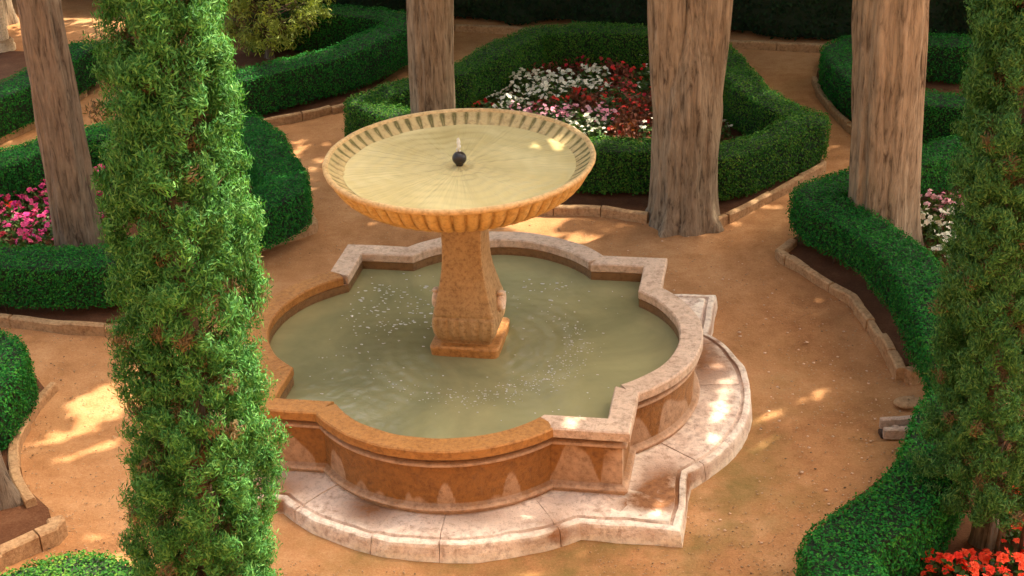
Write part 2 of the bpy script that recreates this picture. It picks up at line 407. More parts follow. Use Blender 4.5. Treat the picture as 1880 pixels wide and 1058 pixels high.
# --- plinth slabs under the basin wall
PO, PT = outline(2.02, 1.22, .45, 44, 8); perp = len(PO)//4
def plinth_stain(V):
    a = .33 + .13*sn(V, 2.1, 51) + .12*sn(V, 7.0, 52)
    r_in = np.abs(V[:, 0]*0)
    for (x, y, rr, amt) in [(1.95, -1.35, .35, .40), (1.72, -1.62, .22, .38), (-1.75, -1.75, .40, .35), (1.75, .55, .34, .55), (-.4, -1.98, .30, .30), (.55, -1.98, .28, .32), (1.6, -1.72, .16, .4), (-1.35, -2.0, .22, .35), (1.15, -2.22, .25, .3)]:
        d = np.hypot(V[:, 0]-x, V[:, 1]-y); a = a + amt*np.exp(-(d/rr)**2)
    return a
pl_prof = [(-.56, .02), (-.56, .138), (-.45, .140), (-.30, .141), (-.16, .139), (-.100, .136), (-.090, .116), (-.070, .116), (-.060, .138), (-.022, .136), (-.006, .126), (.002, .10), (.008, .05), (.012, -.04)]
cuts = []
for k in range(4):
    b0 = k*perp; l0 = 8; 
    cuts += [b0+l0+3, b0+l0+(17, 12, 19, 16)[k], b0+l0+(27, 30, 33, 25)[k], b0+l0+41]
cuts = sorted(cuts)
for q in range(len(cuts)):
    i0, i1 = cuts[q], cuts[(q+1) % len(cuts)]
    if i1 <= i0: i1 += len(PO)
    idx = np.arange(i0, i1+1) % len(PO)
    Pq = PO.copy()
    rows = np.stack([np.column_stack([offset(PO, d), np.full(len(PO), z)]) for d, z in pl_prof], 1)[idx]
    # open a ragged joint between neighbouring slabs
    rows = rows.copy()
    for e_, nb in ((0, 1), (-1, -2)):
        dirv = rows[nb]-rows[e_]; dirv /= np.linalg.norm(dirv, axis=1)[:, None]+1e-9
        rows[e_] += dirv*(.0015+.004*rng.random((rows.shape[1], 1)))
    nn, m = rows.shape[:2]; V = rows.reshape(-1, 3)
    V = V + np.stack([.008*sn(V, 9, 61)+.004*sn(V, 30, 64), .008*sn(V, 9, 62)+.004*sn(V, 30, 65), .006*sn(V, 7, 63)+.003*sn(V, 30, 66)], 1)
    V[:, 2] += rng.uniform(-.004, .004)
    Fc = [list(f) for f in grid_faces(nn, m, close_m=True, flip=True)] + [list(range(m)), list(range((nn-1)*m, nn*m))[::-1]]
    link('plinth_slab', mesh('plinth_slab', V, Fc, M['plinth'], False, {'stain': plinth_stain(V)}), fountain, (.01, .065, 0))

# --- pedestal: square base slab and a four-sided baluster with scrolls on its cheeks
def sq_loft(name, prof, mat, nside=28, round_=.12, jit=.003, seed=1):
    rings = []
    for hw, z in prof:
        pts = []
        for k in range(4):
            c, s_ = math.cos(k*math.pi/2), math.sin(k*math.pi/2)
            for i in range(nside):
                u = -1+2*i/nside; x, y = 1.0, u
                rr = (abs(x)**14+abs(y)**14)**(1/14)
                cv = .030*(abs(math.cos(u*math.pi*3.0))-.5) if (name == 'pedestal' and .72 < z < .94) else (.012*math.cos(u*math.pi*1.0) if name == 'pedestal' and z > 1.0 else 0)
                x, y = x/rr*hw*(1+cv*1.6), y/rr*hw
                pts.append((c*x-s_*y, s_*x+c*y, z))
        rings.append(pts)
    V = np.array(rings).reshape(-1, 3); V = V+jit*np.stack([sn(V, 12, seed+i) for i in range(3)], 1)
    m = nside*4; nn = len(prof)
    Fc = [list(f) for f in grid_faces(nn, m, close_m=True, flip=True)] + [list(range(m))[::-1], list(range((nn-1)*m, nn*m))]
    return mesh(name, V, Fc, mat, False)
slab = link('base_slab', sq_loft('base_slab', [(.285, .2), (.305, .58), (.312, .662), (.304, .676), (.29, .679)], M['coping_rust'], seed=3), fountain, (-.03, .06, 0))
ped_prof = [(.225, .668), (.235, .70), (.255, .735), (.275, .79), (.285, .86), (.282, .93), (.268, .955), (.272, .975), (.270, 1.0), (.262, 1.04), (.248, 1.10), (.228, 1.18), (.205, 1.28),
            (.190, 1.38), (.184, 1.48), (.182, 1.60), (.184, 1.72), (.192, 1.84), (.215, 1.93), (.25, 1.985), (.26, 2.02)]
ped = link('pedestal', sq_loft('pedestal', ped_prof, M['pedestal'], seed=5), fountain, (-.03, .06, 0))
def scroll(sx):
    t = np.linspace(0, 4.6*math.pi, 90); r = .014+.072*(t/t[-1])
    c = np.stack([np.zeros_like(t), r*np.cos(t), r*np.sin(t)], 1)
    ph = np.linspace(0, 2*math.pi, 8, endpoint=False); V = []
    for p, rr in zip(c, .010+.010*(t/t[-1])):
        rad = p/(np.linalg.norm(p)+1e-9)
        for a in ph: V.append(p+rad*math.cos(a)*rr+np.array([math.sin(a)*rr*1.8, 0, 0]))
    V = np.array(V); V[:, 0] += sx*.292; V[:, 2] += 1.0
    Fc = [list(f) for f in grid_faces(90, 8, close_m=True)] + [list(range(8)), list(range(89*8, 90*8))[::-1]]
    return mesh('scroll', V, Fc, M['coping_pale'], True)
for sx in (-1, 1): link('scroll', scroll(sx), ped)

# --- fluted bowl
NF, NT = 62, 62*10
th = np.linspace(0, 2*math.pi, NT, endpoint=False)
HB, RB = 2.3989, 1.15
def flute(th): return np.abs(np.sin(th*NF/2))**.55           # 0 in the groove, 1 on the lobe
def lathe(prof, depth_fn, name, mat, attr=None, smooth=True):
    V = []
    for k, (r, z) in enumerate(prof):
        d = depth_fn(k/(len(prof)-1), th)
        V.append(np.stack([(r+d)*np.cos(th), (r+d)*np.sin(th), np.full(NT, z)], 1))
    V = np.concatenate(V); f = grid_faces(len(prof), NT, close_m=True)
    return mesh(name, V, f, mat, smooth, {attr[0]: attr[1](V)} if attr else None)
def arc_prof(pts, n):
    P = resample(pts, .001, False, 3); L = np.linspace(0, len(P)-1, n).astype(int); return P[L]
outer = arc_prof([(.22, 1.985), (.50, 1.985), (.82, 2.05), (1.03, 2.17), (1.105, 2.29), (1.128, 2.352)], 26)
bowl = link('bowl', lathe(outer, lambda u, t: -(.040*(1-flute(t)))*min(1, u*4)*min(1, (1-u)*14+.3), 'bowl', M['bowl'], ('stain', lambda V: .15+.75*(1-np.abs(np.sin(np.arctan2(V[:, 1], V[:, 0])*NF/2))**.22)*1.1+.12*sn(V, 5, 77))), fountain, (-.03, 0, 0))
rimp = [(1.118, 2.350), (1.138, 2.352), (1.150, 2.366), (1.152, 2.384), (1.145, 2.397), (1.134, 2.402), (1.118, 2.400), (1.108, 2.392), (1.103, 2.378)]
link('rim', lathe(rimp, lambda u, t: .0015*np.sin(t*17)+.001*np.sin(t*41+1), 'rim', M['rim']), bowl)
inner = arc_prof([(1.105, 2.380), (1.065, 2.340), (.985, 2.292), (.90, 2.245), (.5, 2.17), (.05, 2.16)], 30)
def in_stain(V):
    a = np.arctan2(V[:, 1], V[:, 0]); r = np.hypot(V[:, 0], V[:, 1])
    gap = 1-np.abs(np.sin(a*NF/2)); u = np.clip((r-.93)/.15, 0, 1)
    k = 1+.35*np.sin(a*3+1)+.3*np.sin(a*7)
    return .14 + np.clip(gap*1.05-.20-.50*(1-u), 0, 1)*np.clip((1.115-r)/.02, 0, 1)*k + .14*u+.06*sn(V, 6, 79)
link('inner_flutes', lathe(inner, lambda u, t: -.026*(flute(t)-.5)*np.clip(1.2-u*1.8, 0, 1)*min(1, u*8), 'inner_flutes', M['bowl_in'], ('stain', in_stain)), bowl)

# --- dark nozzle in the middle of the bowl
def ball(r, nu=20, nv=14, sq=(1, 1, 1), seed=0, amp=0):
    u = np.linspace(0, 2*math.pi, nu, endpoint=False); v = np.linspace(.08, math.pi-.08, nv)
    V = np.array([(math.sin(b)*math.cos(a)*sq[0], math.sin(b)*math.sin(a)*sq[1], math.cos(b)*sq[2]) for b in v for a in u])*r
    if amp: V *= (1+amp*sn(V/r, 3, seed))[:, None]
    Fc = [list(f) for f in grid_faces(nv, nu, close_m=True)] + [list(range(nu))[::-1], list(range((nv-1)*nu, nv*nu))]
    Fc = [f[::-1] for f in Fc]
    return V, Fc
V, Fc = ball(.062, sq=(1, 1, .95)); V[:, 2] += 2.375
noz = link('nozzle', mesh('nozzle', V, Fc, M['iron'], True), fountain, (-.03, 0, 0))
stem_p = np.array([(.030, 2.15), (.030, 2.31), (.036, 2.33)])
u8 = np.linspace(0, 2*math.pi, 14, endpoint=False)
V = np.array([(r*math.cos(a), r*math.sin(a), z) for r, z in stem_p for a in u8])
link('stem', mesh('stem', V, [list(f) for f in grid_faces(3, 14, close_m=True)], M['iron'], True), noz)

# --- water
def water_mat(name, col_a, col_b, rough, bscale, bstr, radial=False, trans=0.0):
    m, t, b = new_mat(name); p = N_(t, 'ShaderNodeTexCoord').outputs['Object']
    n1 = noise(t, .9, 5, .6, p, .8)
    r = ramp(t, n1.outputs[0], [(.35, col_a), (.68, col_b)])
    t.links.new(r.outputs[0], b.inputs['Base Color']); b.inputs['Roughness'].default_value = rough; b.inputs['IOR'].default_value = 1.33
    b.inputs['Specular IOR Level'].default_value = .5
    if radial:
        sx = N_(t, 'ShaderNodeSeparateXYZ'); t.links.new(p, sx.inputs[0])
        ang = math_(t, 'ARCTAN2', sx.outputs[1], sx.outputs[0])
        cb = N_(t, 'ShaderNodeCombineXYZ'); t.links.new(math_(t, 'MULTIPLY', math_(t, 'COSINE', ang), 14.0), cb.inputs[0]); t.links.new(math_(t, 'MULTIPLY', math_(t, 'SINE', ang), 14.0), cb.inputs[1])
        ln = N_(t, 'ShaderNodeVectorMath', operation='LENGTH'); t.links.new(p, ln.inputs[0]); t.links.new(math_(t, 'MULTIPLY', ln.outputs['Value'], 3.0), cb.inputs[2])
        n2 = noise(t, bscale, 4, .6, cb.outputs[0])
    else: n2 = noise(t, bscale, 4, .6, p, .5)
    bump(t, b, n2.outputs[0], bstr, .02)
    return m
M['pool'] = water_mat('murky_pool_water', (.21, .205, .105), (.33, .31, .155), .06, 11, .14)
M['bowl_water'] = water_mat('bowl_water', (.50, .395, .165), (.72, .61, .31), .18, 1.0, .8, True)
# pool surface with real ripples running out from the middle
WZ = .585
fi = offset(OUTF, .014); nr = 90
rad = np.linspace(0, 1, nr)**.8
PV = (fi[None, :, :]*rad[:, None, None]).reshape(-1, 2); rr = np.hypot(PV[:, 0], PV[:, 1])
Pz = np.column_stack([PV, 0*rr])
zz = .0012*np.sin(rr*44+1.2*sn(Pz, 3.0, 71))*np.exp(-((rr-.72)/.38)**2) + .0009*sn(Pz, 13, 72, 18) + .0006*sn(Pz, 42, 73, 18)
V = np.column_stack([PV, WZ+zz])
o = link('water', mesh('water', V, grid_faces(nr, len(fi), close_m=True), M['pool'], True), None, (FX, FY, 0)); o.rotation_euler.z = FA
o['kind'] = 'structure'; o['label'] = 'murky olive green water in the lobed basin'
nr = 70; rad = np.linspace(.03, .985, nr); A_, B_ = np.meshgrid(rad, np.linspace(0, 2*math.pi, 300, endpoint=False), indexing='ij')
PV = np.stack([A_.ravel()*np.cos(B_.ravel()), A_.ravel()*np.sin(B_.ravel())], 1); rr = A_.ravel()
zz = .010*np.exp(-(rr/.22)**2)*np.sin(rr*60) + .0022*np.sin(rr*46+2*np.sin(B_.ravel()*7)) + .0025*sn(np.column_stack([np.cos(B_.ravel())*9, np.sin(B_.ravel())*9, rr*3]), 2.2, 75)
o = link('water', mesh('water', np.column_stack([PV, 2.298+zz]), grid_faces(nr, 300, close_m=True), M['bowl_water'], True), None, (FX-.03, FY+.006, 0)); o.rotation_euler.z = FA
o['kind'] = 'structure'; o['label'] = 'pale rippling water filling the fluted bowl'

m, t, b = new_mat('white_water'); b.inputs['Base Color'].default_value = (.85, .84, .78, 1); b.inputs['Roughness'].default_value = .2
b.inputs['Transmission Weight'].default_value = .35; M['foam_glints'] = m
# little gush over the nozzle: a lumpy column of joined drops
parts = []
for k in range(26):
    a = rng.uniform(0, 6.28); q = rng.random(); rr_ = .002+.030*(1-q)*rng.random()
    V, Fc = ball(rng.uniform(.006, .013), 8, 6, (1, 1, 1.6)); T = np.array([[f[0], f[i], f[i+1]] for f in Fc for i in range(1, len(f)-1)])
    parts.append((V+np.array([rr_*math.cos(a), rr_*math.sin(a), 2.435+.125*q]), T))
V, T = join(parts)
o = link('water_jet', mesh('water_jet', V, T, M['foam_glints'], True), None, (FX-.03, FY+.006, 0)); o['kind'] = 'stuff'; o['label'] = 'short white gush of water above the dark nozzle'
# drops and bubbles on the pool, plus ripple glints modelled as white specks
parts = []
fa = []
for _ in range(240): fa.append((rng.normal(-.95, .42), rng.normal(.55, .42), rng.uniform(.003, .009)))  # sparkle of the ripples at the back left, shaped as white specks
for _ in range(420):
    a = rng.normal(-.75, .75); r0 = rng.normal(.93, .085); fa.append((r0*math.cos(a), r0*math.sin(a), rng.uniform(.0015, .0055)))
for _ in range(110): fa.append((rng.uniform(-1.3, 1.3), rng.uniform(-1.3, 1.3), rng.uniform(.003, .006)))
for _ in range(40): fa.append((rng.normal(.35, .3), rng.normal(1.25, .2), rng.uniform(.004, .009)))
for x, y, s in fa:
    if max(abs(x), abs(y)) > 1.33 or max(abs(x), abs(y)) < .34: continue
    V, Fc = ball(s*.9, 7, 5, (rng.uniform(1, 3.2), rng.uniform(.8, 1.6), .5)); T = np.array([[f[0], f[i], f[i+1]] for f in Fc for i in range(1, len(f)-1)])
    parts.append((V+np.array([x, y, WZ+.003]), T))
V, T = join(parts)
o = link('foam_glints', mesh('foam_glints', V, T, M['foam_glints'], True), None, (FX, FY, 0)); o.rotation_euler.z = FA; o['kind'] = 'stuff'; o['label'] = 'white drops, bubbles and ripple glints on the basin water'

# ------------------------------------------------------------------ hedges
def hedge(label, pts, closed=False, height=.60, width=.52, mat='hedge', dens=4300, leaf=.029, group='clipped box hedges', smooth=1, seed=1, stems=None, z0=.07, amp=.016):
    W2 = [G(x, y, height)[:2] for x, y in pts]
    P = resample(W2, .05, closed, smooth); n = len(P); T = tangents(P, closed); Nn = np.stack([T[:, 1], -T[:, 0]], 1)
    base = np.array([*P.mean(0), 0.0])
    # rounded box section, from one foot over the top to the other
    m = 34
    ph = np.linspace(math.radians(-38), math.radians(218), m)
    cx = np.sign(np.cos(ph))*np.abs(np.cos(ph))**.20*.5; cz = np.sign(np.sin(ph))*np.abs(np.sin(ph))**.22*.5
    cz = (cz-cz.min())/(cz.max()-cz.min())
    hw = width*np.ones(n); hh = (height-z0)*np.ones(n)
    if not closed:
        L = np.arange(n)*.05; e = np.minimum(L, L[::-1]); f = np.sqrt(np.clip(1-(1-np.clip(e/.16, 0, 1))**2, 0, 1)); hw = hw*np.maximum(f, .05); hh = hh*(.75+.25*f)
    V = np.zeros((n, m, 3)); V[:, :, :2] = P[:, None, :] + Nn[:, None, :]*(cx[None, :]*hw[:, None])[:, :, None]
    V[:, :, 2] = z0 + cz[None, :]*hh[:, None]
    Vf = V.reshape(-1, 3)
    C = np.zeros((n, m, 3)); C[:, :, :2] = P[:, None, :]; C[:, :, 2] = z0+.45*hh[:, None]; Nrm = Vf-C.reshape(-1, 3)
    nx = V.reshape(n, m, 3); du = np.gradient(nx, axis=0); dv = np.gradient(nx, axis=1); NN = np.cross(du, dv).reshape(-1, 3)
    NN *= np.sign((NN*Nrm).sum(1))[:, None]; NN /= np.linalg.norm(NN, axis=1)[:, None]+1e-9
    Vd = Vf + NN*(amp*sn(Vf, 5, seed)+amp*.6*sn(Vf, 17, seed+1))[:, None]
    t = thing('hedge', base, label, 'hedge', group)
    fc = grid_faces(n, m, close_n=closed)
    link('inner_twigs', mesh('inner_twigs', Vd-NN*.035-base, fc, M['hedge_core'], True), t)
    # leaves spread over the skin by area
    a = Vd[fc[:, 0]]; b_ = Vd[fc[:, 1]]; c_ = Vd[fc[:, 2]]; d_ = Vd[fc[:, 3]]
    ar = .5*np.linalg.norm(np.cross(c_-a, d_-b_), axis=1); cnt = int(ar.sum()*dens)
    r = np.random.default_rng(seed); fi_ = r.choice(len(fc), cnt, p=ar/ar.sum()); s = r.random((cnt, 1)); q = r.random((cnt, 1))
    LP = (a[fi_]*(1-s)+b_[fi_]*s)*(1-q)+(d_[fi_]*(1-s)+c_[fi_]*s)*q
    LN = NN[fc[fi_, 0]]
    LP = LP + LN*(r.normal(-.004, .013, (cnt, 1))+np.where(r.random((cnt, 1)) < .02, .03, 0))
    V4, T3 = leaves(LP, LN+np.array([0, 0, .25]), leaf, .55, .48, seed)
    f = link('foliage', mesh('foliage', V4-base, T3, M[mat]), t)
    if stems:
        for i in r.choice(n, stems, replace=False):
            p0 = np.array([*(P[i]+Nn[i]*r.uniform(-.16, .16)), 0.0]); p1 = p0+np.array([r.normal(0, .03), r.normal(0, .03), .24])
            link('stem', tube_mesh('stem', [p0-base, (p0+p1)/2-base+r.normal(0, .008, 3), p1-base], [.012, .010, .008], M['twig'], 6), t)
    return t

def tube_mesh(name, pts, radii, mat, k=10, jit=0.0, seed=0):
    P = np.asarray(pts, float); T = np.gradient(P, axis=0); T /= np.linalg.norm(T, axis=1)[:, None]+1e-9
    ref = np.array([1.0, .13, .05]) if abs(T[0, 2]) > .7 else np.array([0, 0, 1.0])
    A = np.cross(T, ref); A /= np.linalg.norm(A, axis=1)[:, None]; B = np.cross(T, A)
    a = np.linspace(0, 2*math.pi, k, endpoint=False)
    V = P[:, None, :] + (A[:, None, :]*np.cos(a)[None, :, None]+B[:, None, :]*np.sin(a)[None, :, None])*np.asarray(radii)[:, None, None]
    V = V.reshape(-1, 3)
    if jit: V = V+jit*np.stack([sn(V, 12, seed+i) for i in range(3)], 1)
    n = len(P); Fc = [list(f) for f in grid_faces(n, k, close_m=True, flip=True)] + [list(range(k))[::-1], list(range((n-1)*k, n*k))]
    Fc = [f[::-1] for f in Fc]
    return mesh(name, V, Fc, mat, True)

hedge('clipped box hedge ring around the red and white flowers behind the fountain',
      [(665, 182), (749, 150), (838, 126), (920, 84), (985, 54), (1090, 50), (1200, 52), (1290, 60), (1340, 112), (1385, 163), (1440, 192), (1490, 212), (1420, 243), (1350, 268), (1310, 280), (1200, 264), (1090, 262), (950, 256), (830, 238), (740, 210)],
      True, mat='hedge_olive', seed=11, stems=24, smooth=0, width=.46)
hedge('long clipped hedge bending round at the back left beyond the gravel path',
      [(250, 172), (380, 147), (444, 134), (542, 111), (614, 94), (672, 69), (715, 50), (738, 36), (715, 24), (650, 18), (560, 16), (450, 24)], seed=12, height=.62, dens=3200, stems=20)
hedge('clipped hedge around the pink flowers on the left',
      [(-120, 330), (0, 292), (70, 262), (160, 240), (300, 222), (440, 210), (492, 262), (534, 338), (470, 372), (380, 402), (290, 440), (230, 464), (120, 472), (0, 470), (-140, 462)], seed=13, stems=40, z0=.13)
hedge('dark hedge at the far left edge behind the leaning tree trunk', [(-200, 250), (0, 165), (45, 142), (110, 106), (170, 70)], seed=14, dens=2800)
hedge('hedge corner at the left edge beside the sunlit path', [(-340, 640), (-140, 620), (-16, 626), (0, 650), (-26, 690), (-80, 740)], seed=15, stems=6)
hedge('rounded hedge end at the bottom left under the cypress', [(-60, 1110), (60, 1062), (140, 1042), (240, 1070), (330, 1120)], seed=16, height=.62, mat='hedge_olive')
hedge('clipped hedge on the right in front of the pink and white flowers',
      [(2000, 215), (1800, 250), (1690, 282), (1560, 322), (1495, 348), (1510, 366), (1560, 390), (1625, 432), (1680, 480), (1718, 548), (1748, 630), (1800, 700)], seed=17, stems=40, z0=.19)
hedge('hedge at the back right with a kerb along the narrow path',
      [(1950, 70), (1780, 74), (1640, 66), (1545, 76), (1548, 104), (1590, 142), (1660, 172), (1780, 186), (1950, 190)], seed=18, dens=3000)
hedge('bright green hedge curving in the bottom right corner',
      [(1800, 695), (1742, 745), (1724, 800), (1702, 862), (1640, 928), (1556, 976), (1534, 1006), (1562, 1056), (1610, 1116), (1680, 1200)], seed=19, height=.62, width=.52)
hedge('tall dark hedge along the far back of the garden', [(-200, -120), (300, -60), (836, 2), (1200, 8), (1560, 24), (1900, 20), (2200, 30)], seed=20, height=1.7, width=.8, dens=600, leaf=.06, group=None) if False else None
# the tall back hedge is placed by the foot of its kerb instead of by its top
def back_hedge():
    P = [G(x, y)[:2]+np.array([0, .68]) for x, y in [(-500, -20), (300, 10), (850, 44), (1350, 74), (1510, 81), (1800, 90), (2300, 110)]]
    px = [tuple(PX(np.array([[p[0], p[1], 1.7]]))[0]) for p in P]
    return hedge('tall dark hedge along the far back of the garden', px, height=1.7, width=1.0, mat='shaded_hedge', dens=700, leaf=.06, seed=20, group=None, stems=60, z0=.04, amp=.05)
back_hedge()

# ------------------------------------------------------------------ kerbs, each of separate stones
def kerb(label, pts, h=.09, w=.08, ln=.55, seed=1, gap=.012, mat='kerb', smooth=0, group='stone kerbs of the beds'):
    r = np.random.default_rng(seed); P = resample([G(x, y, h)[:2] for x, y in pts], .02, False, smooth)
    base = np.array([*P[len(P)//2], 0.0]); t = thing('stone_kerb', base, label, 'kerb', group)
    i = 0; n = len(P)
    while i < n-4:
        k = int(ln*r.uniform(.75, 1.3)/.02); j = min(n-1, i+k)
        if n-1-j < 8: j = n-1
        seg = P[i:j+1]; T = tangents(seg, False); Nn = np.stack([T[:, 1], -T[:, 0]], 1)
        q = np.unique(np.r_[np.linspace(0, len(seg)-1, 7).astype(int)]); seg, Nn, Tq = seg[q], Nn[q], T[q]
        seg = seg.copy(); seg[0] += Tq[0]*gap*.5; seg[-1] -= Tq[-1]*gap*.5
        hh = h+r.normal(0, .008); ww = w*r.uniform(.85, 1.15); off = r.normal(0, .007); b = .014
        prof = [(-ww/2, -.06), (ww/2, -.06), (ww/2, hh-b), (ww/2-b, hh), (-ww/2+b, hh), (-ww/2, hh-b)]
        V = np.array([[*(s+nn*(d+off)), z] for s, nn in zip(seg, Nn) for d, z in prof])
        V = V+np.column_stack([.006*sn(V, 11, seed+i), .006*sn(V, 11, seed+i+1), .006*sn(V, 13, seed+i+2)])
        m = 6; nn_ = len(seg); Fc = [list(f)[::-1] for f in grid_faces(nn_, m, close_m=True)] + [list(range(m)), list(range((nn_-1)*m, nn_*m))[::-1]]
        link('kerb_stone', mesh('kerb_stone', V-base, Fc, M[mat], False), t)
        i = j
    return t
kerb('pale stone kerb in front of the flower bed behind the fountain', [(720, 258), (790, 315), (880, 358), (960, 374), (1030, 379), (1100, 378), (1190, 391)], seed=21, smooth=1)
kerb('straight sunlit stone kerb running right from the big forked trunk', [(1232, 396), (1300, 408), (1516, 299), (1488, 284)], seed=22, ln=.8, group=None)
kerb('stone kerb below the back left hedge', [(300, 250), (400, 236), (490, 218), (560, 206), (648, 185), (700, 160)], seed=23)
kerb('stone kerb with a pointed corner left of the fountain bowl', [(552, 372), (580, 408), (480, 441), (400, 487), (320, 545), (270, 580), (212, 596), (100, 590), (0, 578), (-150, 570)], seed=24, ln=.6)
kerb('thin stone kerb at the far left behind the leaning trunk', [(-150, 320), (0, 249), (50, 225), (155, 163)], seed=25)
kerb('curved stone kerb at the left edge beside the sun patches', [(100, 698), (70, 728), (45, 766), (24, 802), (22, 850), (36, 885), (58, 918)], seed=26, smooth=1, ln=.7, w=.09)
kerb('chunky block kerb at the left edge near the bottom', [(96, 950), (103, 962), (50, 985), (0, 1008), (-80, 1045)], seed=27, ln=.26, w=.15, h=.13)
kerb('curved kerb of rough stones along the right hedge', [(1456, 438), (1430, 459), (1500, 503), (1565, 541), (1596, 580), (1625, 622), (1655, 678)], seed=28, ln=.42, w=.085, h=.10)
kerb('short kerb of small stones under the right cypress', [(1664, 680), (1700, 668), (1760, 660)], seed=29, ln=.17, w=.12, h=.10)
kerb('curved kerb at the back right beside the shaded path', [(1495, 140), (1504, 164), (1530, 198), (1562, 228), (1620, 265)], seed=30, ln=.6)
kerb('low kerb at the foot of the dark back hedge', [(300, 10), (836, 45), (940, 50), (1350, 75), (1510, 81), (1700, 86)], seed=31, ln=.9)

# ------------------------------------------------------------------ trees with bark ridges
def trunk_mesh(name, pts, radii, mat, k=84, seed=1, ridge=.085, flare=None, sq=None):
    P = resample(np.column_stack([np.asarray(pts, float), np.asarray(radii, float)]), .045, False, 2)
    C, R = P[:, :3], P[:, 3]; n = len(C)
    a = np.linspace(0, 2*math.pi, k, endpoint=False); ca, sa = np.cos(a), np.sin(a)
    z = C[:, 2]
    A_, Z_ = np.meshgrid(a, z, indexing='xy')
    Q = np.stack([np.cos(A_).ravel()*2.2, np.sin(A_).ravel()*2.2, Z_.ravel()*.35+.12*np.sin(A_.ravel()*3)], 1)
    rd = np.abs(sn(Q, 3.2, seed, 9)); rd2 = sn(Q*np.array([1, 1, 2]), 8, seed+1, 12); low = sn(Q, .9, seed+2)
    mult = 1+ridge*(rd-.5)*1.4+ridge*.45*rd2+.035*low
    if flare:
        roots = np.maximum(0, np.cos(A_.ravel()*flare[0]+flare[1]))**2
        mult = mult + np.exp(-np.maximum(0, Z_.ravel()-.0)/flare[3])*flare[2]*(.35+roots)
    rr = (R[:, None]*mult.reshape(n, k))
    V = np.zeros((n, k, 3)); V[:, :, 0] = C[:, 0:1]+rr*ca; V[:, :, 1] = C[:, 1:2]+rr*sa; V[:, :, 2] = z[:, None]
    Fc = [list(f) for f in grid_faces(n, k, close_m=True, flip=True)]
    Fc = [f[::-1] for f in Fc] + [list(range((n-1)*k, n*k))]
    return mesh(name, V.reshape(-1, 3), Fc, mat, True)

# sunlit places in the photograph: the crowns are open along the sun's path to them
def drop(P):            # follow the sun ray down to the ground plane
    P = np.atleast_2d(P); return (P - SUN*(P[:, 2:3]/SUN[2]))[:, :2]
lit = []
def lit_disc(px, py, z, rad): lit.append((drop(G(px, py, z))[0], rad))
def lit_line(p, q, z, rad, n=6):
    a, b = G(*p, z), G(*q, z)
    for s in np.linspace(0, 1, n): lit.append((drop(a*(1-s)+b*s)[0], rad))
lit_line((90, 850), (240, 790), 0, .09); lit_line((110, 800), (340, 690), 0, .16); lit_line((170, 745), (330, 650), 0, .30)
lit_line((1400, 765), (1520, 708), 0, .10); lit_line((1390, 815), (1440, 790), 0, .07)
lit_line((1310, 800), (1340, 695), .14, .14, 5); lit_disc(1320, 672, .14, .10)
lit_line((1190, 530), (1220, 500), HC, .16); lit_disc(680, 455, HC, .10); lit_disc(1060, 770, HC, .12)
lit_line((1310, 410), (1500, 305), .09, .09)
lit_disc(905, 600, .66, .22); lit_disc(900, 500, 1.3, .2)

lit_disc(640, 990, .14, .10); lit_line((1200, 950), (1235, 905), .14, .09)
lit_disc(330, 300, 3.5, .5); lit_disc(300, 60, 5, .6); lit_disc(420, 200, 4., .5); lit_disc(560, 30, .9, .8); lit_disc(530, 50, .6, .5); lit_disc(570, -20, 1.3, .7)
lit_line((940, 170), (1090, 220), .3, .15); lit_disc(60, 380, .3, .3)
LC = np.array([l[0] for l in lit]); LR = np.array([l[1] for l in lit])
def shade_ok(P):
    g = drop(P); d = np.linalg.norm(g[:, None, :]-LC[None], axis=2)
    return (d > LR[None]*1.0).all(1)

def crown_mesh(name, centre, rx, rz, count, mat, base, leaf=.17, seed=1, nclump=90):
    r = np.random.default_rng(seed)
    c = r.normal(size=(nclump, 3)); c /= np.linalg.norm(c, axis=1)[:, None]; c *= (r.random(nclump)**.4)[:, None]
    c = c*np.array([rx, rx, rz])+centre
    k = r.integers(0, nclump, count); d = r.normal(size=(count, 3)); d /= np.linalg.norm(d, axis=1)[:, None]
    P = c[k] + d*(r.random(count)**.5)[:, None]*np.array([.75, .75, .6])
    P = P[shade_ok(P)]
    V, T = leaves(P, r.normal(size=(len(P), 3))*.5+np.array([0, 0, 1]), leaf, .6, .6, seed)
    return mesh(name, V-base, T, mat)

